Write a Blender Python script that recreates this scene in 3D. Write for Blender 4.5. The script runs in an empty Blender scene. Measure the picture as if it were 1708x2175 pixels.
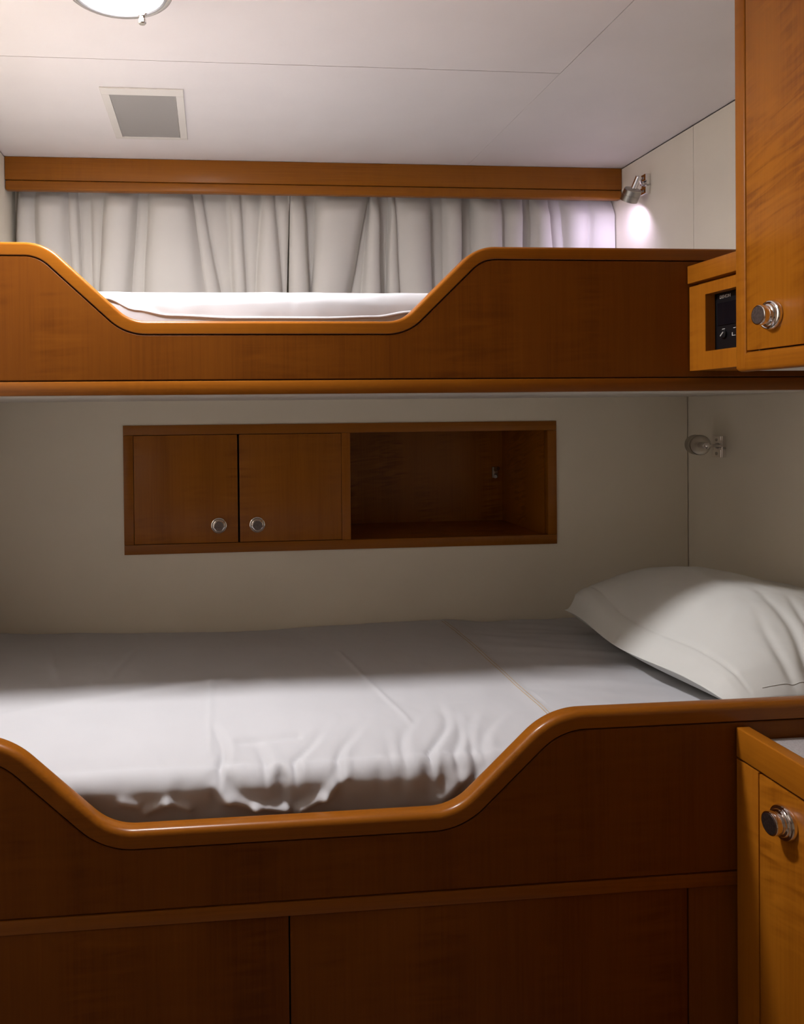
import bpy, bmesh, math, random
from mathutils import Vector, Matrix, noise

sc = bpy.context.scene
COL = sc.collection
PI = math.pi
random.seed(7)

# ------------------------------------------------------------------ camera
YAW, ROLL, PITCH = 0.0922696, -0.0105553, -0.0097870
Fv = Vector((math.sin(YAW) * math.cos(PITCH), math.cos(YAW) * math.cos(PITCH), math.sin(PITCH)))
Rv = Vector((math.cos(YAW), -math.sin(YAW), 0))
Uv = Rv.cross(Fv)
R2 = Rv * math.cos(ROLL) + Uv * math.sin(ROLL)
U2 = R2.cross(Fv)
cam_data = bpy.data.cameras.new('camera')
cam = bpy.data.objects.new('camera', cam_data)
COL.objects.link(cam)
m = Matrix.Identity(4)
for i in range(3):
    m[i][0], m[i][1], m[i][2] = R2[i], U2[i], -Fv[i]
m[2][3] = 1.30
cam.matrix_world = m
cam_data.sensor_fit = 'HORIZONTAL'
cam_data.sensor_width = 36.0
cam_data.lens = 1650.0 / 1708.0 * 36.0
cam_data.shift_x = (854.0 - 605.4) / 1708.0
cam_data.shift_y = -(1087.5 - 900.66) / 1708.0
cam_data.clip_start = 0.02
sc.camera = cam

# ------------------------------------------------------------------ world, exposure, light levels
world = bpy.data.worlds.new('world')
sc.world = world
world.use_nodes = True
world.node_tree.nodes['Background'].inputs[0].default_value = (0.9, 0.85, 0.8, 1)
world.node_tree.nodes['Background'].inputs[1].default_value = 0.0
sc.view_settings.view_transform = 'Standard'
sc.view_settings.look = 'None'
sc.view_settings.gamma = 1.0
sc.view_settings.use_curve_mapping = False
sc.view_settings.exposure = 0.24
LAMP_STRENGTH = 300.0
LAMP_COLOR = (1.0, 0.968, 0.975)
SPOT_POWER = 2.0
SPOT_COLOR = (0.78, 0.67, 1.0)

# ------------------------------------------------------------------ materials
def new_mat(name):
    mt = bpy.data.materials.new(name)
    mt.use_nodes = True
    nt = mt.node_tree
    return mt, nt, nt.nodes['Principled BSDF']

def N(nt, typ, **kw):
    n = nt.nodes.new(typ)
    for k, v in kw.items():
        if k.startswith('i_'):
            key = k[2:]
            key = int(key) if key.isdigit() else key.replace('_', ' ')
            n.inputs[key].default_value = v
        else:
            setattr(n, k, v)
    return n

def ramp(nt, stops):
    r = nt.nodes.new('ShaderNodeValToRGB')
    e = r.color_ramp.elements
    e[0].position, e[0].color = stops[0][0], (*stops[0][1], 1)
    e[1].position, e[1].color = stops[-1][0], (*stops[-1][1], 1)
    for p, c in stops[1:-1]:
        x = e.new(p); x.color = (*c, 1)
    return r

def wood(name, axis, base, figure=0.35, rough=0.36, seed=0.0, coat=0.08, spec=0.26, ripple=(60.0, 8.0), tilt=5.0):
    mt, nt, b = new_mat(name)
    L = nt.links.new
    tc = N(nt, 'ShaderNodeTexCoord')
    def stretched(along, across):
        s = [across] * 3
        s['xyz'.index(axis)] = along
        mp = N(nt, 'ShaderNodeMapping')
        mp.inputs['Scale'].default_value = s
        mp.inputs['Location'].default_value = (seed, seed * 1.7, seed * 0.6)
        L(tc.outputs['Object'], mp.inputs['Vector'])
        return mp
    m1 = stretched(5.0, 220.0)
    n1 = N(nt, 'ShaderNodeTexNoise', i_Scale=1.0, i_Detail=6.0, i_Roughness=0.62)
    L(m1.outputs[0], n1.inputs['Vector'])
    m2 = stretched(0.8, 11.0)
    n2 = N(nt, 'ShaderNodeTexNoise', i_Scale=1.0, i_Detail=3.0, i_Roughness=0.5)
    L(m2.outputs[0], n2.inputs['Vector'])
    # ripple figure across the grain
    m3 = stretched(*ripple)
    if axis == 'z':
        m3.vector_type = 'TEXTURE'
        m3.inputs['Scale'].default_value = [1.0 / c for c in m3.inputs['Scale'].default_value]
        m3.inputs['Rotation'].default_value = (math.radians(-tilt), math.radians(-tilt * .4), 0)
    n3 = N(nt, 'ShaderNodeTexNoise', i_Scale=1.0, i_Detail=1.5, i_Distortion=0.8)
    L(m3.outputs[0], n3.inputs['Vector'])
    m4 = stretched(3.5, 9.0)
    n4 = N(nt, 'ShaderNodeTexNoise', i_Scale=1.0, i_Detail=1.0)
    L(m4.outputs[0], n4.inputs['Vector'])
    mask = ramp(nt, [(0.42, (0, 0, 0)), (0.68, (1, 1, 1))])
    L(n4.outputs['Fac'], mask.inputs[0])
    def mul(a, v):
        q = N(nt, 'ShaderNodeMath', operation='MULTIPLY'); L(a, q.inputs[0])
        if isinstance(v, float): q.inputs[1].default_value = v
        else: L(v, q.inputs[1])
        return q.outputs[0]
    def add(a, c):
        q = N(nt, 'ShaderNodeMath', operation='ADD'); L(a, q.inputs[0]); L(c, q.inputs[1]); return q.outputs[0]
    cen = N(nt, 'ShaderNodeMath', operation='SUBTRACT'); L(n3.outputs['Fac'], cen.inputs[0]); cen.inputs[1].default_value = 0.5
    fig = mul(mul(cen.outputs[0], mask.outputs[0]), figure * 2.2)
    tot = add(add(mul(n1.outputs['Fac'], 0.42), mul(n2.outputs['Fac'], 0.58)), fig)
    d = tuple(c * k for c, k in zip(base, (0.72, 0.66, 0.55)))
    l = tuple(c * k for c, k in zip(base, (1.18, 1.24, 1.38)))
    cr = ramp(nt, [(0.28, d), (0.5, base), (0.74, l)])
    L(tot, cr.inputs[0])
    L(cr.outputs[0], b.inputs['Base Color'])
    b.inputs['Roughness'].default_value = rough
    b.inputs['Coat Weight'].default_value = coat
    b.inputs['Specular IOR Level'].default_value = spec
    b.inputs['Coat Roughness'].default_value = 0.22
    bp = N(nt, 'ShaderNodeBump', i_Strength=0.06, i_Distance=0.001)
    L(n1.outputs['Fac'], bp.inputs['Height'])
    L(bp.outputs[0], b.inputs['Normal'])
    return mt

def plain(name, col, rough=0.5, metal=0.0, spec=0.5, nscale=None, namp=0.04, bump=0.0, bscale=300.0, wrinkle=0.0):
    mt, nt, b = new_mat(name)
    L = nt.links.new
    b.inputs['Roughness'].default_value = rough
    b.inputs['Metallic'].default_value = metal
    b.inputs['Specular IOR Level'].default_value = spec
    tc = N(nt, 'ShaderNodeTexCoord')
    n = N(nt, 'ShaderNodeTexNoise', i_Scale=nscale or 3.0, i_Detail=4.0)
    L(tc.outputs['Object'], n.inputs['Vector'])
    cr = ramp(nt, [(0.3, tuple(c * (1 - namp) for c in col)), (0.7, tuple(min(1, c * (1 + namp)) for c in col))])
    L(n.outputs['Fac'], cr.inputs[0])
    L(cr.outputs[0], b.inputs['Base Color'])
    if bump:
        n2 = N(nt, 'ShaderNodeTexNoise', i_Scale=bscale, i_Detail=2.0)
        L(tc.outputs['Object'], n2.inputs['Vector'])
        bp = N(nt, 'ShaderNodeBump', i_Strength=bump, i_Distance=0.001)
        L(n2.outputs['Fac'], bp.inputs['Height'])
        L(bp.outputs[0], b.inputs['Normal'])
        if wrinkle:                                     # small creases of the cloth
            n3 = N(nt, 'ShaderNodeTexNoise', i_Scale=11.0, i_Detail=4.0, i_Roughness=0.5, i_Distortion=1.2)
            n3.noise_type = 'RIDGED_MULTIFRACTAL'
            L(tc.outputs['Object'], n3.inputs['Vector'])
            b2 = N(nt, 'ShaderNodeBump', i_Strength=wrinkle, i_Distance=0.004)
            L(n3.outputs['Fac'], b2.inputs['Height'])
            L(b2.outputs[0], bp.inputs['Normal'])
    return mt

def emit(name, col, strength):
    mt, nt, b = new_mat(name)
    b.inputs['Base Color'].default_value = (0.9, 0.9, 0.9, 1)
    b.inputs['Emission Color'].default_value = (*col, 1)
    b.inputs['Emission Strength'].default_value = strength
    b.inputs['Roughness'].default_value = 0.4
    return mt

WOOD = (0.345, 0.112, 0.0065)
SHADED_WOOD = (0.168, 0.048, 0.0025)     # bunk boards and plinth: same wood, with their shade put into the colour
TRIM = (0.245, 0.076, 0.0045)
M = {
    'wood_x': wood('wood grain lengthwise', 'x', tuple(c * .88 for c in WOOD), figure=0.12),
    'wood_z': wood('wood grain upright', 'z', WOOD, figure=0.30),
    'wood_y': wood('wood grain along depth', 'y', WOOD, figure=0.15, seed=3.0),
    'panel_z': wood('shade darkened veneer panel', 'z', SHADED_WOOD, figure=0.30, seed=9.0, rough=.45, coat=.0, spec=.14),
    'trim_x': wood('solid wood edge trim', 'x', TRIM, figure=0.10, seed=5.0, coat=.12, rough=.30, spec=.22),
    'door_z': wood('wood veneer door', 'z', WOOD, figure=0.85, seed=21.0, ripple=(84.0, 11.0), tilt=14.0),
    'ceiling': plain('ceiling laminate', (0.875, 0.828, 0.808), 0.55, bump=0.05, bscale=700),
    'wall': plain('wall laminate', (0.88, 0.81, 0.685), 0.5, bump=0.05, bscale=700),
    'dark': plain('dark gap', (0.02, 0.012, 0.008), 0.9),
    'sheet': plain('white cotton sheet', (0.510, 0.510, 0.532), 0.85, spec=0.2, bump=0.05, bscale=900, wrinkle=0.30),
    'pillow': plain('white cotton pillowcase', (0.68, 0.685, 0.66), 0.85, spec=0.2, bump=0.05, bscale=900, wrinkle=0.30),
    'curtain': plain('cream curtain cloth', (0.68, 0.65, 0.61), 0.9, spec=0.15, bump=0.08, bscale=1200),
    'chrome': plain('chrome', (0.80, 0.78, 0.77), 0.10, metal=1.0),
    'steel': plain('brushed steel', (0.42, 0.40, 0.36), 0.28, metal=1.0),
    'capmetal': plain('dull knob face', (0.21, 0.175, 0.16), 0.42, metal=1.0, nscale=260, namp=0.25),
    'frame': plain('cream painted frame', (0.80, 0.76, 0.70), 0.5),
    'grille': plain('grey mesh', (0.38, 0.36, 0.335), 0.7, nscale=900, namp=0.08),
    'worktop': plain('grey speckled worktop', (0.46, 0.43, 0.43), 0.5, nscale=420, namp=0.16),
    'black': plain('black plastic', (0.010, 0.010, 0.012), 0.28),
    'display': plain('dark display', (0.006, 0.006, 0.009), 0.12),
    'print': plain('pale lettering', (0.62, 0.60, 0.58), 0.5),
    'thread': plain('ochre thread', (0.42, 0.27, 0.11), 0.8),
    'floor': plain('brown carpet', (0.28, 0.20, 0.14), 0.9),
    'lamp': emit('lit lamp glass', LAMP_COLOR, LAMP_STRENGTH),
    'bulb': emit('lit reading bulb', (0.86, 0.80, 1.0), 12.0),
    'glass_off': plain('unlit lens', (0.5, 0.5, 0.5), 0.2),
}

# ------------------------------------------------------------------ mesh helpers
def root_of(o):
    while o.parent is not None:
        o = o.parent
    return o

def part(name, bm, mat, parent=None, smooth=False, label=None):
    """link a bmesh given in world coordinates as one mesh object"""
    bmesh.ops.recalc_face_normals(bm, faces=bm.faces)
    if parent is not None:
        off = root_of(parent).location
        bmesh.ops.translate(bm, verts=bm.verts, vec=-off)
    me = bpy.data.meshes.new(name)
    bm.to_mesh(me); bm.free()
    if smooth:
        for p in me.polygons: p.use_smooth = True
        try:
            me.set_sharp_from_angle(angle=math.radians(smooth if smooth is not True else 40))
        except Exception:
            pass
    me.materials.append(M[mat])
    o = bpy.data.objects.new(name, me)
    COL.objects.link(o)
    if parent is not None: o.parent = parent
    if label: o['label'] = label
    return o

def thing(name, loc, label, cat, group=None):
    o = bpy.data.objects.new(name, None)
    o.empty_display_size = 0.05
    COL.objects.link(o)
    o.location = loc
    tag(o, label, cat, group)
    return o

def tag(o, label, cat, group=None):
    o['label'] = label; o['category'] = cat
    if group: o['group'] = group
    return o

def struct(name, bm, mat, parent=None):
    o = part(name, bm, mat, parent)
    o['kind'] = 'structure'
    return o

def bx(bm, x0, x1, y0, y1, z0, z1, bev=0.0, seg=2):
    vs = [bm.verts.new((x, y, z)) for x in (x0, x1) for y in (y0, y1) for z in (z0, z1)]
    fs = [(0, 1, 3, 2), (4, 6, 7, 5), (0, 4, 5, 1), (2, 3, 7, 6), (0, 2, 6, 4), (1, 5, 7, 3)]
    faces = [bm.faces.new([vs[i] for i in f]) for f in fs]
    if bev:
        es = list({e for f in faces for e in f.edges})
        bmesh.ops.bevel(bm, geom=es, offset=bev, segments=seg, profile=0.5, affect='EDGES')
    return bm

def box(*a, **k):
    return bx(bmesh.new(), *a, **k)

def frame_of(axis):
    a = Vector(axis).normalized()
    t = Vector((0, 0, 1)) if abs(a.z) < 0.9 else Vector((1, 0, 0))
    u = a.cross(t).normalized()
    return a, u, a.cross(u)

def lathe(bm, prof, origin, axis, seg=48, caps=True):
    """revolve (radius, height) pairs about axis"""
    a, u, v = frame_of(axis)
    o = Vector(origin)
    rings = []
    for r, h in prof:
        if r < 1e-6:
            rings.append([bm.verts.new(o + a * h)])
        else:
            rings.append([bm.verts.new(o + a * h + (u * math.cos(2 * PI * i / seg) + v * math.sin(2 * PI * i / seg)) * r) for i in range(seg)])
    for A, B in zip(rings, rings[1:]):
        for i in range(seg):
            j = (i + 1) % seg
            if len(A) == 1 and len(B) == 1: continue
            if len(A) == 1: bm.faces.new((A[0], B[i], B[j]))
            elif len(B) == 1: bm.faces.new((A[i], B[0], A[j]))
            else: bm.faces.new((A[i], B[i], B[j], A[j]))
    if caps:
        for A in (rings[0], rings[-1]):
            if len(A) > 2: bm.faces.new(A)
    return bm

def cyl(bm, p, q, r, seg=24, bev=0.0):
    p, q = Vector(p), Vector(q)
    h = (q - p).length
    if bev:
        return lathe(bm, [(r - bev, 0), (r, bev), (r, h - bev), (r - bev, h)], p, q - p, seg)
    return lathe(bm, [(r, 0), (r, h)], p, q - p, seg)

def tube(bm, pts, r, seg=10):
    pts = [Vector(p) for p in pts]
    rings = []
    for i, p in enumerate(pts):
        d = (pts[min(i + 1, len(pts) - 1)] - pts[max(i - 1, 0)])
        a, u, v = frame_of(d)
        rings.append([bm.verts.new(p + (u * math.cos(2 * PI * k / seg) + v * math.sin(2 * PI * k / seg)) * r) for k in range(seg)])
    for A, B in zip(rings, rings[1:]):
        for k in range(seg):
            bm.faces.new((A[k], B[k], B[(k + 1) % seg], A[(k + 1) % seg]))
    bm.faces.new(rings[0]); bm.faces.new(rings[-1])
    return bm

def fillet(pts, rad, n=14):
    """round the inner corners of an open polyline in the XZ plane"""
    out = [Vector(pts[0])]
    for i in range(1, len(pts) - 1):
        P = Vector(pts[i]); a = (Vector(pts[i - 1]) - P).normalized(); b = (Vector(pts[i + 1]) - P).normalized()
        ang = a.angle(b); t = rad[i - 1] / math.tan(ang / 2)
        s, e = P + a * t, P + b * t
        bis = (a + b).normalized(); c = P + bis * (rad[i - 1] / math.sin(ang / 2))
        v0, v1 = s - c, e - c
        tot = v0.angle_signed(v1) if hasattr(v0, 'angle_signed') else 0
        for k in range(n + 1):
            f = k / n
            th = -tot * f
            cs, sn = math.cos(th), math.sin(th)
            out.append(c + Vector((v0.x * cs - v0.y * sn, v0.x * sn + v0.y * cs)))
    out.append(Vector(pts[-1]))
    return out

def offset(path, d):
    """shift a left-to-right path downwards by d along its normals"""
    res = []
    for i, p in enumerate(path):
        t = (path[min(i + 1, len(path) - 1)] - path[max(i - 1, 0)]).normalized()
        res.append(Vector((p.x + t.y * d, p.y - t.x * d)))
    return res

def sweep(path, section):
    """section: list of (offset below the path, y) closed loop"""
    bm = bmesh.new()
    cols = []
    cache = {}
    for d, y in section:
        if d not in cache: cache[d] = offset(path, d)
        cols.append([bm.verts.new((q.x, y, q.y)) for q in cache[d]])
    n = len(section)
    for k in range(n):
        A, B = cols[k], cols[(k + 1) % n]
        for i in range(len(path) - 1):
            bm.faces.new((A[i], A[i + 1], B[i + 1], B[i]))
    bm.faces.new([c[0] for c in cols]); bm.faces.new([c[-1] for c in cols])
    return bm

# ------------------------------------------------------------------ dimensions (metres)
XL, XR = -0.627, 1.3494          # side walls
YF = -2.20                       # wall behind the camera
YB = 2.10                        # wall over the lower berth
YV = 2.4496                      # pelmet face
YH = 2.58                        # hull side behind the curtain
ZC = 2.105                       # ceiling
YU = 1.50                        # upper front board
YLo = 1.18                       # lower front board
ZU = 1.3444                      # underside of the upper berth

# ------------------------------------------------------------------ setting
struct('floor', box(XL - .03, XR + .03, YF - .03, YH + .03, -0.04, 0.0), 'floor')

bm = bmesh.new()
g = 0.0011
bx(bm, XL, 0.828 - g, YF, 1.7780 - g, ZC, ZC + .012)
bx(bm, XL, 0.828 - g * .5, 1.7780 + g, YH, ZC, ZC + .012)
bx(bm, 0.828 + g, XR, YF, 1.7780, ZC, ZC + .012)
bx(bm, 0.828 + g * .3, XR, 1.7780, YH, ZC, ZC + .012)
bx(bm, XL - .03, XR + .03, YF - .03, YH + .03, ZC + .0125, ZC + .04)
struct('ceiling', bm, 'ceiling')

bm = bmesh.new()
bx(bm, XL - .02, XL, YF, 2.4490, 0, ZC - .002)
bx(bm, XL - .02, XL, 2.4502, 2.5395, 0, ZC - .002)
bx(bm, XL - .02, XL, 2.5405, YH, 0, ZC - .002)
bx(bm, XL - .04, XL - .0205, YF, YH, 0, ZC)
struct('wall_left', bm, 'wall')

bm = bmesh.new()
bx(bm, XR, XR + .02, YF, 2.0692, 1.36, ZC - .003)
bx(bm, XR, XR + .02, 2.0706, YH, 1.36, ZC - .003)
bx(bm, XR, XR + .02, YF, YH, 0, 1.36)
bx(bm, XR + .0205, XR + .04, YF, YH, 0, ZC)
struct('wall_right', bm, 'wall')

# wall over the lower berth, with an opening for the built-in cabinet
NX0, NX1, NZ0, NZ1 = -0.2390, 0.9573, 0.9351, 1.2797
bm = bmesh.new()
e = 0.006
bx(bm, XL, NX0 + e, YB, YB + .02, 0, ZU)
bx(bm, NX1 - e, XR - .0028, YB, YB + .02, 0, ZU)
bx(bm, NX0 + e, NX1 - e, YB, YB + .02, 0, NZ0 + e)
bx(bm, NX0 + e, NX1 - e, YB, YB + .02, NZ1 - e, ZU)
struct('wall_back', bm, 'wall')
struct('wall_hull', box(XL, XR, YH, YH + .03, 0, ZC), 'wall')
struct('wall_front', box(XL, XR, YF - .03, YF, 0, ZC), 'wall')

# ------------------------------------------------------------------ bunk front boards
def s_outline(x_left, xa, xb, xc, xd, x_right, zh, zl, r_hi, r_lo):
    return fillet([(x_left, zh), (xa, zh), (xb, zl), (xc, zl), (xd, zh), (x_right, zh)], [r_hi, r_lo, r_lo, r_hi])

def front_board(root, path, w, yf, th, zrail0, zrail1, rr):
    """edge trim following the outline, veneer panel below it and a rail along the bottom"""
    yb = yf + th
    sec = []
    for k in range(7):                                  # rounded front top edge
        a = PI / 2 * k / 6
        sec.append((rr * (1 - math.sin(a)), yf + rr * (1 - math.cos(a))))
    for k in range(7):
        a = PI / 2 * k / 6
        sec.append((rr * (1 - math.cos(a)), yb - rr * (1 - math.sin(a))))
    tong = 0.006
    sec += [(w + tong, yb), (w + tong, yf + .0145), (w, yf + .0145), (w, yf + .0012), (w - .0012, yf)]
    part('edge_trim', sweep(path, sec), 'trim_x', root, smooth=35)
    # panel
    bm = bmesh.new()
    x0, x1 = path[0].x + .001, path[-1].x - .001
    def ring(d, y, zb):
        q = [v for v in offset(path, d)]
        loop = [(v.x, y, v.y) for v in q]
        loop[0] = (x0, y, loop[0][2]); loop[-1] = (x1, y, loop[-1][2])
        loop += [(x1, y, zb), (x0, y, zb)]
        return [bm.verts.new(v) for v in loop]
    ra = ring(w + .0034, yf + .0006, zrail1 + .0034)
    rb = ring(w + .0020, yf + .0018, zrail1 + .0020)
    rc = ring(w + .0020, yf + .0135, zrail1 + .0020)
    for A, B in ((ra, rb), (rb, rc)):
        for i in range(len(A)):
            j = (i + 1) % len(A)
            bm.faces.new((A[i], A[j], B[j], B[i]))
    bm.faces.new(ra); bm.faces.new(rc)
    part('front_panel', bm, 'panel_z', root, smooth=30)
    bm = bmesh.new()
    bx(bm, x0, x1, yf, yb, zrail0, zrail1, bev=.0018)
    bx(bm, x0, x1, yf + .0145, yb, zrail1 - .004, zrail1 + .009)
    part('bottom_rail', bm, 'trim_x', root, smooth=30)

# upper bunk
ub = thing('bunk_bed', (0.36, 1.9, ZU), 'upper bunk with scooped wooden front board below the curtains', 'bunk bed', 'built-in bunk beds')
pu = s_outline(XL + .002, -0.3145, -0.1545, 0.3720, 0.5255, XR - .002, 1.6335, 1.4850, 0.092, 0.075)
front_board(ub, pu, 0.0252, YU, 0.032, ZU - .0006, 1.3700, 0.0065)
part('base_panel', box(XL + .002, XR - .002, YU + .0335, YH - .002, ZU, ZU + .03), 'frame', ub, label='pale painted underside of the upper bunk')

# lower bunk
lb = thing('bunk_bed', (0.36, 1.6, 0), 'lower bunk with scooped wooden front board and plinth panels under it', 'bunk bed', 'built-in bunk beds')
W = 0.0275
k = W * math.tan(math.radians(21.5))
pl = s_outline(XL + .002, -0.328 + k, -0.170 + k, 0.382 - k, 0.543 - k, XR - .002, 0.7985 + W, 0.6500 + W, 0.135, 0.092)
front_board(lb, pl, W, YLo, 0.034, 0.5325, 0.5545, 0.0105)
part('base_panel', box(XL + .002, XR - .002, YLo + .036, YB - .002, 0.535, 0.556), 'frame', lb)
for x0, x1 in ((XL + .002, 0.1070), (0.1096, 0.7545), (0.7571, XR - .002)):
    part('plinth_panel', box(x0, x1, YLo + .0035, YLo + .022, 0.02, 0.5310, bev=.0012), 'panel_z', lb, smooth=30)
part('plinth_back', box(XL + .002, XR - .002, YLo + .0235, YLo + .033, 0.002, 0.531), 'dark', lb)

# ------------------------------------------------------------------ upper mattress
def lerp_table(tab, x):
    if x <= tab[0][0]: return tab[0][1]
    for (a, va), (b, vb) in zip(tab, tab[1:]):
        if x <= b:
            f = (x - a) / (b - a)
            f = f * f * (3 - 2 * f)
            return va + (vb - va) * f
    return tab[-1][1]

def nz(x, y, z=0.0):
    return noise.noise(Vector((x, y, z)))

um = thing('mattress', (0.36, 2.0, ZU + .031), 'thick white sheeted mattress lying on the upper bunk in front of the curtains', 'mattress', 'mattresses')
bm = bmesh.new()
nx = 160
rings = []
for i in range(nx + 1):
    x = -0.600 + (1.325 + 0.600) * i / nx
    zt = 1.551 + 0.0015 * nz(x * 5, 3.1) + 0.001 * nz(x * 22, 8.2)
    yf = 1.5440 + 0.004 * nz(x * 4, 1.7)
    r = 0.030 + 0.010 * nz(x * 3, 6.0)
    sec = [(yf + .008, ZU + .034), (yf, ZU + .06)]
    for kk in range(5):
        z = ZU + .06 + (zt - r - ZU - .06) * (kk + 1) / 6
        sec.append((yf + 0.004 * nz(x * 3, z * 30), z))
    for kk in range(9):
        a = PI / 2 * kk / 8
        sec.append((yf + r - r * math.cos(a) + 0.0015 * nz(x * 14, kk * .3), zt - r + r * math.sin(a)))
    for kk in range(1, 12):
        f = kk / 12
        y = yf + r + (2.43 - .03 - yf - r) * f
        sec.append((y, zt - 0.006 * f + 0.002 * nz(x * 6, y * 6)))
    sec += [(2.42, zt - .012), (2.435, zt - .04), (2.435, ZU + .034)]
    rings.append([bm.verts.new((x, y, z)) for y, z in sec])
for A, B in zip(rings, rings[1:]):
    n = len(A)
    for j in range(n):
        bm.faces.new((A[j], B[j], B[(j + 1) % n], A[(j + 1) % n]))
bm.faces.new(rings[0]); bm.faces.new(rings[-1])
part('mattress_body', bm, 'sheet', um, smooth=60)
bm = bmesh.new()
sag = [(-.26, 1.552), (-.205, 1.5340), (-.15, 1.5120), (-.08, 1.5010), (0.05, 1.4960), (0.22, 1.4955), (0.33, 1.4985), (0.40, 1.508), (0.47, 1.522)]
tube(bm, [(x, 1.5440 + 0.004 * nz(x * 4, 1.7) + 0.004 * nz(x * 3, lerp_table(sag, x) * 30) + .0020, lerp_table(sag, x)) for x in [-.26 + .73 * i / 60 for i in range(61)]], 0.0040, 12)
part('sheet_fold', bm, 'sheet', um, smooth=60)

# ------------------------------------------------------------------ lower mattress with its loose sheet
BACK = [(-.62, .746), (-.40, .737), (-.196, .727), (.053, .7265), (.308, .731), (.503, .735), (.62, .736), (.77, .728), (.94, .727), (1.35, .727)]
def seg_d(px, py, ax, ay, bx_, by):
    dx, dy = bx_ - ax, by - ay
    L2 = dx * dx + dy * dy
    t = max(0.0, min(1.0, ((px - ax) * dx + (py - ay) * dy) / L2))
    qx, qy = ax + dx * t, ay + dy * t
    s = (px - ax) * dy - (py - ay) * dx
    return math.hypot(px - qx, py - qy), (1 if s > 0 else -1), t

CREASE = [  # ax, ay, bx, by, width, height
    (0.285, 1.78, 0.345, 1.36, .006, .0022),
    (-0.012, 1.62, -0.012, 1.30, .006, .0020),
    (-0.58, 1.42, 0.02, 1.62, .020, .0040),
    (0.600, 1.36, 0.622, 2.05, .010, .0015),
    (-0.40, 1.90, -0.33, 1.66, .010, .0022),
    (-0.19, 1.86, -0.22, 1.66, .010, .0022),
    (0.04, 1.325, 0.14, 1.335, .007, -.0035),
    (0.70, 1.62, 1.0, 1.52, .018, .0030),
    (0.74, 1.74, 1.0, 1.66, .018, .0030),
]
PUCKER = [  # x at the edge, lean per metre, length, width, depth
    (-0.005, 0.05, 0.16, .010, .013), (0.020, -.3, .08, .012, .008), (0.100, -.55, .10, .012, .012), (0.106, .6, .12, .009, .010), (0.195, .45, .11, .009, .011),
    (0.300, .40, .16, .011, .008), (0.345, .45, .19, .010, .011), (0.372, .5, .16, .010, .009), (0.398, .55, .15, .010, .008),
    (0.430, .6, .15, .012, .007), (0.265, .3, .09, .012, .006), (-0.06, -.5, .06, .012, .004),
]
RIDGE = [  # on the front face: x0,z0,x1,z1,width,height
    (-0.004, .712, 0.018, .690, .011, .011), (0.018, .690, 0.060, .676, .010, .012), (0.060, .676, 0.110, .667, .007, .012), (0.134, .666, 0.172, .686, .008, .012), (0.172, .686, 0.203, .716, .009, .011),
    (-0.150, .694, -0.128, .688, .008, .007), (-0.112, .676, -0.080, .690, .008, .008), (-0.080, .690, -0.045, .678, .007, .006), (0.37, .672, 0.40, .700, .012, .009), (0.418, .684, 0.452, .712, .008, .010),
]
YFR = 1.236
def bed_top(x, y):
    zb = lerp_table(BACK, x)
    t = (2.085 - y) / (2.085 - 1.28)
    z = zb + (0.7515 - zb) * min(1, max(0, t) * 3.2) ** 0.8 if t < 0.3125 else 0.7515
    z += 0.0035 * nz(x * 4.0, y * 4.5, 1.0) + 0.0014 * nz(x * 13, y * 9, 4.0) + 0.0005 * nz(x * 45, y * 30, 2.0)
    if x > 0.62:
        z += 0.003 * nz(x * 6, y * 22 + x * 8, 7.0)
    if y < 1.40:
        z -= 0.016 * ((1.40 - y) / 0.12) ** 2
    for ax, ay, bx_, by, w, h in CREASE:
        d, s, tt = seg_d(x, y, ax, ay, bx_, by)
        if d < 3 * w: z += h * math.exp(-(d / w) ** 2)
    for x0, lean, ln, w, dp in PUCKER:
        v = y - YFR
        if v < ln * 1.2:
            xc = x0 + lean * v + .012 * math.sin(v * 30 + x0 * 50)
            f = math.exp(-(abs(x - xc) / (w * (.5 + v / ln * .5))) ** 1.4) * max(0, 1 - v / (ln * 1.2)) ** 1.3
            z -= dp * f * .9
            f2 = math.exp(-((x - xc - 1.6 * w) / (w * .9)) ** 2) * max(0, 1 - v / (ln * 1.2)) ** 1.3
            z += dp * .35 * f2
    return z

def sm0(a, b, x):
    t = max(0.0, min(1.0, (x - a) / (b - a)))
    return t * t * (3 - 2 * t)

def bed_front(x, z):
    """outward shift of the front face"""
    o = 0.0018 * nz(x * 7, z * 14, 3.0) - .009 * sm0(.712, .665, z) + 0.0025 * nz(x * 26, z * 20, 6.0)
    for ax, az, bx_, bz, w, h in RIDGE:
        d, s, tt = seg_d(x, z, ax, az, bx_, bz)
        if d < 3 * w: o += h * math.exp(-(d / w) ** 2)
    for x0, lean, ln, w, dp in PUCKER:
        o -= dp * .8 * math.exp(-((x - x0) / w) ** 2) * max(0, min(1, (z - .665) / .05))
    return o

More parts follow.
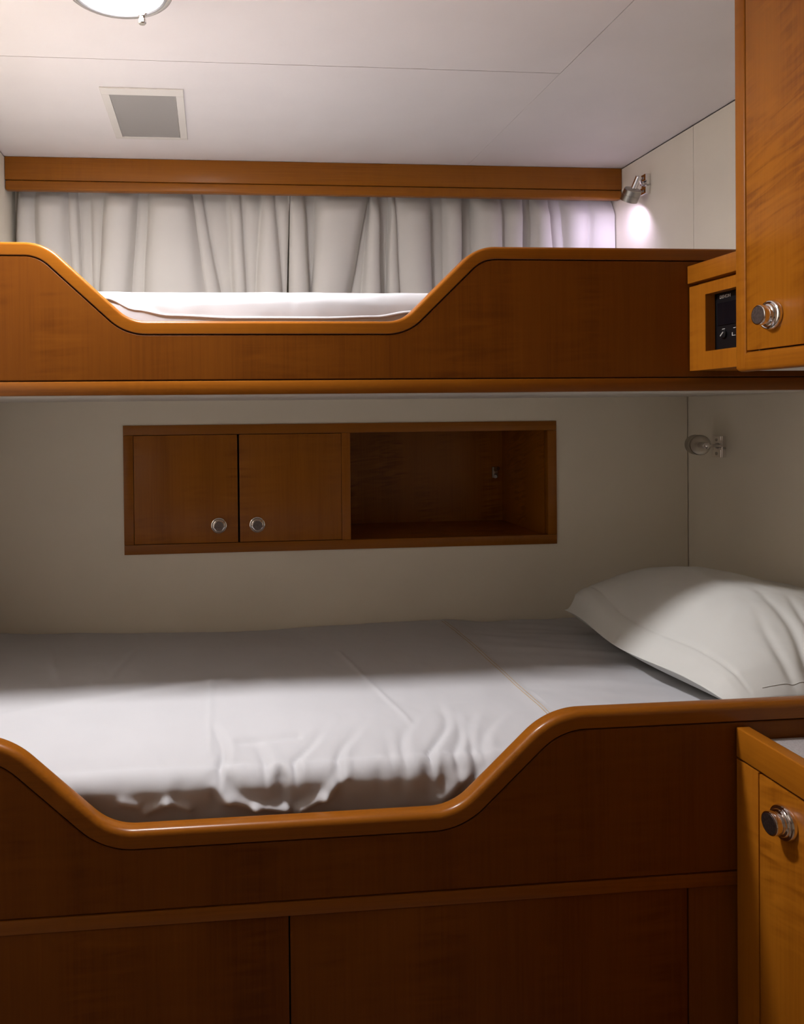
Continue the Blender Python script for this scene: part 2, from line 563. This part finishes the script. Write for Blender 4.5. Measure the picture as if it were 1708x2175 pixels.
bedm = thing('mattress', (0.36, 1.65, 0.557), 'mattress in a crumpled white sheet on the lower bunk', 'mattress', 'mattresses')
bm = bmesh.new()
nx = 560
rings = []
rr = 0.034
for i in range(nx + 1):
    x = -0.620 + (1.342 + 0.620) * i / nx
    sec = [(2.088, .560), (2.090, .66)]
    zb = bed_top(x, 2.075)
    sec += [(2.090, zb - .012), (2.085, zb - .003)]
    ny = 120
    for j in range(ny + 1):
        y = 2.078 + (YFR + rr - 2.078) * j / ny
        sec.append((y, bed_top(x, y)))
    zt = sec[-1][1]
    for j in range(1, 21):
        a = PI / 2 * j / 20
        y = YFR + rr - rr * math.sin(a); z = zt - rr * (1 - math.cos(a))
        o = bed_front(x, z) * math.sin(a)
        sec.append((max(1.2185, y - o), z))
    z0 = sec[-1][1]
    for j in range(1, 37):
        z = z0 + (.600 - z0) * j / 36
        sec.append((max(1.2185, YFR - bed_front(x, z) + .03 * max(0, (.66 - z) / .06) ** 2 * .3), z))
    sec.append((YFR + .02, .560))
    rings.append([bm.verts.new((x, y, z)) for y, z in sec])
for A, B in zip(rings, rings[1:]):
    n = len(A)
    for j in range(n):
        bm.faces.new((A[j], B[j], B[(j + 1) % n], A[(j + 1) % n]))
bm.faces.new(rings[0]); bm.faces.new(rings[-1])
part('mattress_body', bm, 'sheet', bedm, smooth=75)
bm = bmesh.new()
for dx in (-.0033, .0033):
    A = None
    for j in range(90):
        y = 1.300 + (2.06 - 1.300) * j / 89
        x = 0.6045 + 0.010 * ((y - 1.3) / .7) ** 2 + dx
        B = [bm.verts.new((x + q, y, bed_top(x + q, y) + hh)) for q, hh in ((-.0006, .0001), (0, .0009), (.0006, .0001))]
        if A:
            bm.faces.new((A[0], A[1], B[1], B[0])); bm.faces.new((A[1], A[2], B[2], B[1]))
        A = B
part('seam_stitching', bm, 'thread', bedm, label='double ochre stitched seam across the sheet')

# ------------------------------------------------------------------ pillow
PX0, PX1, PY0, PY1 = 0.868, 1.340, 1.262, 1.895
PZ, HEM = 0.757, 0.803
pil = thing('pillow', (1.12, 1.58, PZ), 'plump white pillow at the right end of the lower bunk', 'pillow')
def sm(a, b, x):
    t = max(0.0, min(1.0, (x - a) / (b - a)))
    return t * t * (3 - 2 * t)
def pillow_xy(u, v):
    # u along the bunk depth (0 front .. 1 back), v from the open left hem (0) to the wall (1)
    x = PX0 + (PX1 - PX0) * v
    y = PY0 + (PY1 - PY0) * u
    x += 0.012 * math.cos(PI * 2 * u) * (1 - v) ** 2 + .008 * (1 - v) * (1 - u)
    y -= .020 * (1 - v) ** 3 * (u - .5)
    return x, y
def rim_z(u, v):
    return HEM + .004 * math.sin(u * 9) * (1 - v) - .010 * (1 - u) ** 3 + .0
def pillow_top(u, v):
    x, y = pillow_xy(u, v)
    d = (PX1 - PX0) * v
    q = max(0.0, 1 - d / .235)
    p = (1 - q ** 2.2) ** 1.30
    p *= 1 - .30 * sm(.24, .47, d)
    if y > 1.58: c = max(0.0, 1 - ((y - 1.58) / (PY1 - 1.58)) ** 3.2) ** .50
    else: c = max(0.0, 1 - ((1.58 - y) / (1.58 - PY0)) ** 2.4) ** .72
    bu = min(1, 14 * u) * min(1, 22 * (1 - u)); bv = min(1, 16 * v) * min(1, 16 * (1 - v))
    h = 0.131 * p * c + .008 * bu * bv
    h += 0.034 * q * sm(.62, .93, u) * min(1, 22 * (1 - u)) * min(1, 30 * v)
    h += bu * bv * (0.005 * nz(x * 6, y * 6, 2) + 0.0018 * nz(x * 20, y * 15, 5) + .0007 * nz(x * 50, y * 40, 9))
    # stitched hem line parallel to the open side
    h -= 0.0030 * math.exp(-((v - .105) / .008) ** 2) * bu * bv
    # gathers running up from the front hem
    if u < .45:
        for c0, w, a, ln in ((.27, .020, .010, .30), (.36, .022, .016, .42), (.45, .017, .015, .36), (.53, .018, .017, .36), (.60, .014, .013, .28), (.67, .016, .015, .30), (.75, .016, .014, .3), (.84, .018, .014, .3)):
            vc = c0 + u * .42 + .01 * math.sin(u * 20 + c0 * 30)
            h -= a * math.exp(-((v - vc) / w) ** 2) * max(0, 1 - u / ln) ** 1.2 * min(1, u / .05)
    return h
bm = bmesh.new()
nu, nv = 130, 120
top = [[None] * (nv + 1) for _ in range(nu + 1)]
bot = [[None] * (nv + 1) for _ in range(nu + 1)]
for i in range(nu + 1):
    u = i / nu
    u2 = .5 * u + .5 * (.5 - .5 * math.cos(PI * u))
    for j in range(nv + 1):
        v = j / nv; v2 = v * (.55 + .45 * v)
        x, y = pillow_xy(u2, v2)
        rz = rim_z(u2, v2)
        top[i][j] = bm.verts.new((x, y, rz + max(0, pillow_top(u2, v2))))
        e1 = min(u2, 1 - u2) * (PY1 - PY0); e2 = min(v2, 1 - v2) * (PX1 - PX0)
        inn = sm(0, .085, min(e1, e2)) ** .6
        bot[i][j] = bm.verts.new((x, y, rz - .0015 + (PZ - rz + .0015) * inn))
for G in (top, bot):
    for i in range(nu):
        for j in range(nv):
            bm.faces.new((G[i][j], G[i + 1][j], G[i + 1][j + 1], G[i][j + 1]))
edge = [(i, 0) for i in range(nu + 1)] + [(nu, j) for j in range(1, nv + 1)] + [(i, nv) for i in range(nu - 1, -1, -1)] + [(0, j) for j in range(nv - 1, 0, -1)]
for (a, b), (c, d) in zip(edge, edge[1:] + edge[:1]):
    bm.faces.new((top[a][b], top[c][d], bot[c][d], bot[a][b]))
part('pillowcase', bm, 'pillow', pil, smooth=70)
bm = bmesh.new()
pts = []
for j in range(81):
    v = .16 + .80 * j / 80
    x, y = pillow_xy(.022, v)
    pts.append((x, y - .0002, rim_z(.022, v) + pillow_top(.022, v) + .0003))
tube(bm, pts, .0007, 8)
part('hem_stitching', bm, 'pillow', pil, smooth=60, label='raised stitched hem along the front of the pillow')

# ------------------------------------------------------------------ pelmet
pel = thing('curtain_pelmet', (0.36, YV + .015, 2.0), 'long wooden pelmet board under the ceiling above the curtains', 'pelmet')
part('pelmet_board', box(XL + .0015, XR - .0015, YV, YV + .022, 2.0335, ZC - .001, bev=.001), 'wood_x', pel, smooth=30)
part('pelmet_rail', box(XL + .0015, XR - .0015, YV - .0005, YV + .026, 2.0030, 2.0322, bev=.005, seg=4), 'wood_x', pel, smooth=30)

# ------------------------------------------------------------------ curtains
def curtain(name, edges, levels, label, group, seed, x_end_front=False):
    """edges: (x at the heading, x lower down) of each fold; one arched fold between neighbours"""
    z0, z1, zr, zs = 1.560, 2.095, 2.009, 1.734
    rows = 56
    per = 18
    bm = bmesh.new()
    grid = []
    for r in range(rows + 1):
        z = z1 + (z0 - z1) * r / rows
        f = (zr - z) / (zr - zs)
        f = max(-.25, min(1.35, f))
        xs = [a + (b - a) * f + (.0025 * nz(seed + kk * 3.7, z * 7) if 0 < kk < len(edges) - 1 else 0) for kk, (a, b) in enumerate(edges)]
        row = []
        for kk in range(len(edges) - 1):
            a, b = xs[kk], xs[kk + 1]
            w = max(.006, b - a)
            lv, amp, skew = levels[kk]
            gather = min(1, max(0.25, (2.04 - z) / .10 + .25))
            lv = lv * 1.9 * (.35 + .65 * gather)
            for s in range(per):
                t = s / per
                tt = t ** skew
                if kk == len(edges) - 2 and x_end_front: tt *= .55
                arch = (max(0, 4 * tt * (1 - tt))) ** .55
                A = min(.042, .46 * w) * amp * gather
                y = 2.552 - lv - A * arch
                x = a + w * t
                gz = max(0, (z - 1.93) / .10)
                y += .0045 * nz(x * 26 + seed, z * 18) * gz + .0030 * nz(x * 9, z * 6 + seed)
                row.append((x, y, z))
        row.append((xs[-1], row[-1][1] if x_end_front else 2.548 - .02, z))
        grid.append(row)
    # soften the level steps a little
    for row in grid:
        ys = [p[1] for p in row]
        for q in range(2):
            ys = [ys[0]] + [(ys[i - 1] + 2 * ys[i] + ys[i + 1]) / 4 for i in range(1, len(ys) - 1)] + [ys[-1]]
        for i, p in enumerate(row): row[i] = (p[0], ys[i], p[2])
    V = [[bm.verts.new(p) for p in row] for row in grid]
    B = [[bm.verts.new((p[0], p[1] + .0018, p[2])) for p in row] for row in grid]
    n = len(V[0])
    for r in range(rows):
        for i in range(n - 1):
            bm.faces.new((V[r][i], V[r][i + 1], V[r + 1][i + 1], V[r + 1][i]))
            bm.faces.new((B[r][i], B[r + 1][i], B[r + 1][i + 1], B[r][i + 1]))
        bm.faces.new((V[r][0], V[r + 1][0], B[r + 1][0], B[r][0]))
        bm.faces.new((V[r][-1], B[r][-1], B[r + 1][-1], V[r + 1][-1]))
    for i in range(n - 1):
        bm.faces.new((V[0][i], B[0][i], B[0][i + 1], V[0][i + 1]))
        bm.faces.new((V[-1][i], V[-1][i + 1], B[-1][i + 1], B[-1][i]))
    o = part(name, bm, 'curtain', None, smooth=75)
    tag(o, label, 'curtain', group)
    return o

E1 = [(-.608, -.619), (-.55, -.546), (-.453, -.443), (-.421, -.414), (-.381, -.377), (-.335, -.354), (-.233, -.255), (-.196, -.21), (-.059, -.026), (-.024, .022), (.06, .071), (.098, .111), (.169, .149), (.209, .227), (.2570, .2450)]
V1 = [(.010, 1, .9), (.014, 1, .8), (.010, 1, 1), (.001, .6, 1), (.006, .9, 1.2), (.016, 1, .85), (.004, .7, 1.1), (.016, 1, .9), (.008, 1, .8), (.001, .6, 1), (.012, 1, 1), (.004, .8, 1), (.014, 1, 1.1), (.010, 1, 1)]
E2 = [(.2576, .2510), (.307, .319), (.349, .33), (.516, .46), (.524, .499), (.554, .557), (.593, .579), (.607, .619), (.729, .731), (.775, .779), (.835, .833), (.869, .879), (.969, .968), (1.046, 1.042), (1.074, 1.072), (1.134, 1.153), (1.177, 1.194), (1.272, 1.262), (1.346, 1.345)]
V2 = [(.014, 1, .85), (.000, .5, 1), (.013, 1, .8), (.001, .6, 1), (.014, 1, 1), (.000, .5, 1), (.014, 1, .9), (.009, 1, 1.1), (.000, .6, 1), (.013, 1, 1), (.000, .6, 1), (.014, 1, 1.1), (.010, 1, 1.1), (.004, .7, 1), (.015, 1, .9), (.005, 1, 1), (.010, .9, 1), (.014, 1, .9)]
curtain('curtain', E1, V1, 'cream gathered curtain on the left, between the side wall and the narrow dark gap', 'curtains under the pelmet', 1.3)
curtain('curtain', E2, V2, 'cream gathered curtain on the right, its end lit lilac by the reading lamp', 'curtains under the pelmet', 8.1, True)

# ------------------------------------------------------------------ ceiling lamp
LX, LY = -0.158, 1.417
cl = thing('ceiling_lamp', (LX, LY, ZC), 'round bright ceiling lamp with polished metal ring', 'lamp')
bm = lathe(bmesh.new(), [(0.0778, -.0350), (0.0778, -.0420), (0.0789, -.0445), (0.0814, -.0455), (0.0906, -.0452), (0.0938, -.0440), (0.0956, -.0410), (0.0961, -.0320), (0.0942, -.0280), (0.0906, -.0260), (0.0906, -.0006), (0.0778, -.0006), (0.0778, -.0350)], (LX, LY, ZC), (0, 0, 1), 96, caps=False)
part('lamp_ring', bm, 'chrome', cl, smooth=40)
bm = lathe(bmesh.new(), [(0.0770, -.0020), (0.0770, -.0395), (0.0732, -.0425), (0.0641, -.0455), (0.0494, -.0490), (0.0329, -.0518), (0.0165, -.0533), (0, -.0538)], (LX, LY, ZC), (0, 0, 1), 72, caps=True)
part('lamp_glass', bm, 'lamp', cl, smooth=60)
a = math.radians(68)
sx, sy = LX + .0875 * math.cos(a), LY + .0875 * math.sin(a)
bm = lathe(bmesh.new(), [(0, -.0585), (.0060, -.0585), (.0078, -.0565), (.0078, -.0510), (.0060, -.0490), (.0060, -.0445), (0, -.0445)], (sx, sy, ZC), (0, 0, 1), 20, caps=False)
part('thumb_screw', bm, 'chrome', cl, smooth=40)

# ------------------------------------------------------------------ ceiling speaker panel
sp = thing('ceiling_speaker', (-0.165, 2.095, ZC), 'square pale frame with grey mesh centre set flush in the ceiling', 'ceiling panel')
bm = bmesh.new()
sx0, sx1, sy0, sy1 = -.2665, -.0640, 1.925, 2.268
ft, dz = .0195, .0045
for a0, a1, b0, b1 in ((sx0, sx1, sy0, sy0 + .036), (sx0, sx1, sy1 - .014, sy1), (sx0, sx0 + ft, sy0 + .036, sy1 - .014), (sx1 - ft, sx1, sy0 + .036, sy1 - .014)):
    bx(bm, a0, a1, b0, b1, ZC - dz, ZC - .0002, bev=.0008, seg=1)
part('panel_frame', bm, 'frame', sp)
part('mesh_panel', box(sx0 + ft + .001, sx1 - ft - .001, sy0 + .037, sy1 - .015, ZC - .0022, ZC - .0004), 'grille', sp)

# ------------------------------------------------------------------ knobs
KNOB = [(0, 0), (.0250, 0), (.0255, .0015), (.0252, .0050), (.0240, .0072), (.0222, .0080), (.0208, .0072), (.0200, .0072), (.0197, .0095), (.0186, .0112), (.0172, .0116), (.0158, .0124), (.0153, .0140), (.0158, .0152), (.0168, .0160), (.0172, .0175), (.0172, .0245), (.0165, .0258), (.0155, .0262)]
def knob(parent, origin, axis, s=1.0):
    prof = [(r * s, h * s) for r, h in KNOB]
    o = part('knob', lathe(bmesh.new(), prof, origin, axis, 56), 'chrome', parent, smooth=30, label='chrome push knob')
    p = Vector(origin) + Vector(axis).normalized() * (.0262 * s)
    return o

def knob_face(parent_root, origin, axis, s=1.0):
    p = Vector(origin) + Vector(axis).normalized() * (.0263 * s)
    return lathe(bmesh.new(), [(0, 0), (.0148 * s, 0), (.0148 * s, .0003), (0, .0003)], p, axis, 40, caps=False)

# ------------------------------------------------------------------ cabinet set in the wall over the lower bunk
wc = thing('wall_cabinet', (0.36, YB, NZ0), 'two-door wooden cabinet with open shelf recessed in the wall between the bunks', 'cabinet')
fw = 0.0258
yf = YB - .0045
bm = bmesh.new()
for a0, a1, b0, b1 in ((NX0, NX1, NZ1 - fw, NZ1), (NX0, NX1, NZ0, NZ0 + fw)):
    bx(bm, a0, a1, yf, YB + .020, b0, b1, bev=.0010)
for a0, a1 in ((NX0, NX0 + fw), (NX1 - fw, NX1)):
    bx(bm, a0, a1, yf + .0001, YB + .020, NZ0 + fw + .0003, NZ1 - fw - .0003, bev=.0010)
part('face_frame', bm, 'wood_x', wc, smooth=30)
part('divider', box(.3478, .3722, yf + .0002, YB + .34, NZ0 + fw + .0004, NZ1 - fw - .0004, bev=.001), 'wood_z', wc, smooth=30)
iz0, iz1 = NZ0 + fw - .004, NZ1 - fw + .004
bm = bmesh.new()
bx(bm, NX0 + .008, NX1 - fw + .012, YB + .0205, YB + .352, iz0 - .012, iz0)
bx(bm, NX0 + .008, NX1 - fw + .012, YB + .0205, YB + .352, iz1, iz1 + .012)
bx(bm, NX0 + .008, NX1 - fw + .012, YB + .340, YB + .352, iz0, iz1)
bx(bm, NX0 + .008, NX0 + .020, YB + .0205, YB + .340, iz0, iz1)
bx(bm, NX1 - fw, NX1 - fw + .012, YB + .0205, YB + .340, iz0, iz1)
part('carcass', bm, 'door_z', wc)
dz0, dz1 = NZ0 + fw + .0014, NZ1 - fw - .0014
for x0, x1, kx in ((NX0 + fw + .0010, .0640, .0124), (.0690, .3470, .1156)):
    d = part('door', box(x0, x1, yf + .0008, YB + .018, dz0, dz1, bev=.0010), 'wood_z', wc, smooth=30)
    o3 = (kx, yf + .0008, 1.0088)
    knob(d, o3, (0, -1, 0), .86)
    part('knob_face', knob_face(wc, o3, (0, -1, 0), .86), 'capmetal', d, label='dull metal face of the knob')
bm = bmesh.new()
bx(bm, .8960, .9140, YB + .332, YB + .3398, 1.095, 1.130, bev=.002)
cyl(bm, (.905, YB + .333, 1.121), (.909, YB + .316, 1.126), .006)
cyl(bm, (.905, YB + .333, 1.103), (.900, YB + .318, 1.100), .0055)
part('door_catch', bm, 'steel', wc, smooth=30, label='small metal catch at the back of the open shelf')

# ------------------------------------------------------------------ cabinets along the right side
# narrow audio cabinet against the upper bunk board
XM = 0.9665
ac = thing('audio_cabinet', (1.15, 1.43, 1.3835), 'small wooden cabinet holding a stereo beside the upper bunk board', 'cabinet')
YA0, YA1 = 1.3365, 1.4985
part('top_rail', box(XM - .0035, XM + .020, YA0, YA1 + .0005, 1.5600, 1.5960, bev=.0012), 'wood_y', ac, smooth=30)
hy1, hz0, hz1 = 1.4467, 1.4195, 1.5313
bm = bmesh.new()
bx(bm, XM, XM + .020, hy1, YA1 - .001, 1.3835, 1.5535)
bx(bm, XM, XM + .020, YA0, hy1, hz1, 1.5535)
bx(bm, XM, XM + .020, YA0, hy1, 1.3835, hz0)
bmesh.ops.remove_doubles(bm, verts=bm.verts, dist=1e-5)
part('face_panel', bm, 'wood_z', ac, smooth=30)
bm = bmesh.new()
bx(bm, XM + .0205, XR - .002, YA0, YA1, 1.5370, 1.5940)
bx(bm, XM + .0205, XR - .002, YA0, YA1, 1.3840, 1.4140)
bx(bm, XM + .0205, XR - .002, YA1 - .030, YA1, 1.4145, 1.5365)
part('carcass', bm, 'wood_y', ac)

# stereo unit in the opening
st = thing('stereo_unit', (1.03, 1.40, 1.415), 'black stereo unit sunk in the opening of the small audio cabinet', 'stereo')
XS = 0.9865
part('casing', box(XS + .002, XS + .12, YA0 + .002, YA1 - .0335, 1.4155, 1.5355, bev=.002), 'black', st, smooth=30)
part('display', box(XS, XS + .0018, YA0 + .004, 1.4400, 1.4680, 1.5120, bev=.0006, seg=1), 'display', st)
def text_mesh(body, size, loc, name, parent, mat):
    cu = bpy.data.curves.new(name, 'FONT')
    cu.body = body; cu.size = size; cu.extrude = .0003; cu.align_x = 'LEFT'
    tmp = bpy.data.objects.new(name + '_tmp', cu)
    COL.objects.link(tmp)
    bpy.context.view_layer.update()
    dg = bpy.context.evaluated_depsgraph_get()
    me = bpy.data.meshes.new_from_object(tmp.evaluated_get(dg))
    bpy.data.objects.remove(tmp)
    bm = bmesh.new(); bm.from_mesh(me)
    rot = Matrix(((0, 0, -1), (-1, 0, 0), (0, 1, 0)))       # reads left to right for someone facing +X
    bmesh.ops.transform(bm, matrix=Matrix.Translation(loc) @ rot.to_4x4(), verts=bm.verts)
    return part(name, bm, mat, parent)
text_mesh('DENON', .0088, (XS - .0002 + .0018, 1.4345, 1.5205), 'lettering', st, 'print')
bm = lathe(bmesh.new(), [(0, 0), (.0085, 0), (.0085, .004), (.0075, .0052), (0, .0052)], (XS + .002, 1.4214, 1.4505), (-1, 0, 0), 32, caps=False)
kb = part('dial', bm, 'black', st, smooth=30)
bm = bmesh.new()
bx(bm, -.0055, .0055, -.0008, .0008, -.0009, .0009)
bmesh.ops.rotate(bm, verts=bm.verts, cent=(0, 0, 0), matrix=Matrix.Rotation(PI / 2, 3, 'Z'))
bmesh.ops.rotate(bm, verts=bm.verts, cent=(0, 0, 0), matrix=Matrix.Rotation(math.radians(-40), 3, 'X'))
bmesh.ops.translate(bm, verts=bm.verts, vec=(XS - .0036, 1.4214, 1.4505))
part('dial_mark', bm, 'print', kb)
part('button_mark', box(XS + .0012, XS + .0022, 1.4185, 1.4270, 1.4600, 1.4612), 'print', st)
part('button_mark', box(XS + .0012, XS + .0022, 1.3880, 1.3945, 1.4592, 1.4604), 'print', st)
bm = bmesh.new()
bx(bm, XS + .0012, XS + .0022, 1.3968, 1.3985, 1.4450, 1.4515)
bx(bm, XS + .0012, XS + .0022, 1.3890, 1.3970, 1.4450, 1.4460)
part('button_outline', bm, 'print', st)

# tall overhead cabinet
XT = 0.9465
oc = thing('overhead_cabinet', (1.15, 0.9, 1.372), 'tall wooden overhead cabinet with rippled grain door at the upper right', 'cabinet')
ty0, ty1, tz0, tz1 = 0.42, 1.3305, 1.3720, ZC - .002
fs, fb = .0270, .0345
part('stile', box(XT, XT + .021, ty1 - fs, ty1, tz0 + .004, tz1, bev=.003, seg=3), 'wood_z', oc, smooth=40)
part('stile', box(XT, XT + .021, ty0, ty0 + fs, tz0 + .004, tz1, bev=.003, seg=3), 'wood_z', oc, smooth=40)
part('bottom_rail', box(XT + .0001, XT + .024, ty0, ty1 - .0002, tz0, tz0 + fb, bev=.0065, seg=4), 'wood_y', oc, smooth=40)
part('top_rail', box(XT + .0005, XT + .021, ty0 + fs + .0003, ty1 - fs - .0003, tz1 - .03, tz1), 'wood_y', oc)
part('carcass', box(XT + .0245, XR - .0015, ty0, ty1 - .001, tz0 + .002, tz1), 'frame', oc, label='pale laminate underside of the tall cabinet')
d = part('door', box(XT + .0003, XT + .0200, ty0 + fs + .002, ty1 - fs - .0024, tz0 + fb + .0018, tz1 - .032, bev=.0010), 'door_z', oc, smooth=30)
o3 = (XT + .0003, 1.2379, 1.4634)
knob(d, o3, (-1, 0, 0), 1.0)
part('knob_face', knob_face(oc, o3, (-1, 0, 0)), 'capmetal', d, label='scratched dull face of the knob')

# low cabinet
XLo = 0.8357
lc = thing('base_cabinet', (1.09, 0.8, 0), 'low wooden cabinet with grey worktop in front of the lower bunk at lower right', 'cabinet')
by0, by1 = 0.36, YLo - .0015
part('top_trim', box(XLo, XLo + .0225, by0, by1, .7425, .7910, bev=.0022, seg=3), 'wood_y', lc, smooth=30)
part('worktop', box(XLo + .0228, XR - .0015, by0, by1, .7440, .7680), 'worktop', lc, label='grey speckled worktop')
part('stile', box(XLo + .0008, XLo + .020, 1.1285, by1, .001, .7395, bev=.001), 'wood_z', lc, smooth=30)
part('stile', box(XLo + .0008, XLo + .020, by0, by0 + .05, .001, .7395, bev=.001), 'wood_z', lc, smooth=30)
part('carcass', box(XLo + .0205, XR - .0015, by0, by1, .001, .7420), 'dark', lc)
d = part('door', box(XLo + .0004, XLo + .0195, by0 + .053, 1.1258, .06, .7385, bev=.0012), 'door_z', lc, smooth=30)
part('toe_rail', box(XLo + .0008, XLo + .0195, by0 + .053, 1.1258, .001, .0575, bev=.001), 'wood_y', lc)
o3 = (XLo + .0004, 1.0704, .6916)
knob(d, o3, (-1, 0, 0), 1.0)
part('knob_face', knob_face(lc, o3, (-1, 0, 0)), 'capmetal', d, label='dull dark face of the knob')

# ------------------------------------------------------------------ reading lamps
def reading_lamp(py0, py1, pz0, pz1, joint, top, axis, length, label, lit):
    pt = .016
    t = thing('reading_lamp', (XR, (py0 + py1) / 2, (pz0 + pz1) / 2), label, 'reading lamp', 'chrome reading lamps')
    x0 = XR - pt
    zc = (pz0 + pz1) / 2; yc = (py0 + py1) / 2
    bm = bmesh.new()
    bx(bm, x0 + .004, XR - .0004, py0, py1, pz0, pz1, bev=.0008, seg=1)
    hh = (pz1 - pz0)
    bx(bm, x0, x0 + .0045, py0, py1, pz1 - hh * .36, pz1, bev=.0008, seg=1)
    bx(bm, x0, x0 + .0045, py0, py1, pz0, pz0 + hh * .36, bev=.0008, seg=1)
    pl_ = part('wall_plate', bm, 'chrome', t, smooth=30)
    for zz in (pz1 - hh * .18, pz0 + hh * .18):
        part('screw', lathe(bmesh.new(), [(0, 0), (.0042, 0), (.0040, .0012), (.0025, .0020), (0, .0022)], (x0, yc, zz), (-1, 0, 0), 20, caps=False), 'steel', pl_, smooth=40)
    part('pivot_screw', cyl(bmesh.new(), (XR - .007, py0 + .001, zc - .004), (XR - .007, py0 - .0045, zc - .004), .0028, 16, bev=.0006), 'steel', pl_, smooth=40)
    j = Vector(joint)
    bm = bmesh.new()
    cyl(bm, (x0 + .006, yc, zc + .002), (x0 - .006, yc, zc + .003), .0072, 24, bev=.001)
    tube(bm, [(x0 - .004, yc, zc + .003), (x0 - .012, yc * .7 + j.y * .3, zc * .5 + j.z * .5), tuple(j)], .0042, 14)
    bmesh.ops.create_uvsphere(bm, u_segments=20, v_segments=12, radius=.0068, matrix=Matrix.Translation(j))
    part('arm', bm, 'chrome', t, smooth=40)
    ax = Vector(axis).normalized()
    tp = Vector(top)
    st0 = tp - ax * .040
    part('stem', cyl(bmesh.new(), st0, tp + ax * .001, .0085, 28, bev=.0015), 'chrome', t, smooth=40)
    R_ = .0262
    prof = [(0, .0005), (.010, .0005), (.013, .0005), (R_ - .006, .0000), (R_ - .0015, .0015), (R_, .0040), (R_, length * .48), (R_ - .0007, length * .5), (R_, length * .52), (R_, length), (R_ - .0018, length), (R_ - .0022, length - .010), (R_ - .010, .010), (0, .008)]
    sh = part('shade', lathe(bmesh.new(), prof, tp, ax, 48, caps=False), 'steel', t, smooth=30)
    lens = part('lens', lathe(bmesh.new(), [(0, 0), (.019, 0), (.019, .0015), (0, .0015)], tp + ax * (length - .014), ax, 32, caps=False), 'bulb' if lit else 'glass_off', sh)
    if lit:
        ld = bpy.data.lights.new('reading_light', 'SPOT')
        ld.energy = SPOT_POWER; ld.color = SPOT_COLOR; ld.spot_size = math.radians(165); ld.spot_blend = 1.0; ld.shadow_soft_size = .012
        lo = bpy.data.objects.new('reading_light', ld)
        COL.objects.link(lo); lo.parent = t
        lo.location = tp + ax * (length - .006) - t.location
        lo.rotation_euler = ax.to_track_quat('-Z', 'Y').to_euler()
    return t

reading_lamp(2.2829, 2.3141, 1.9750, 2.0362, (1.3060, 2.2700, 2.0160), (1.2960, 2.2860, 1.9890), (-.10, .58, -.81), .038,
             'lit chrome reading lamp beside the curtains, its head tilted down', True)
reading_lamp(1.9351, 1.9701, 1.1790, 1.2361, (1.2490, 1.8660, 1.2138), (1.2585, 1.9050, 1.2142), (.24, .97, 0.0), .040,
             'unlit chrome reading lamp in the corner above the pillow', False)
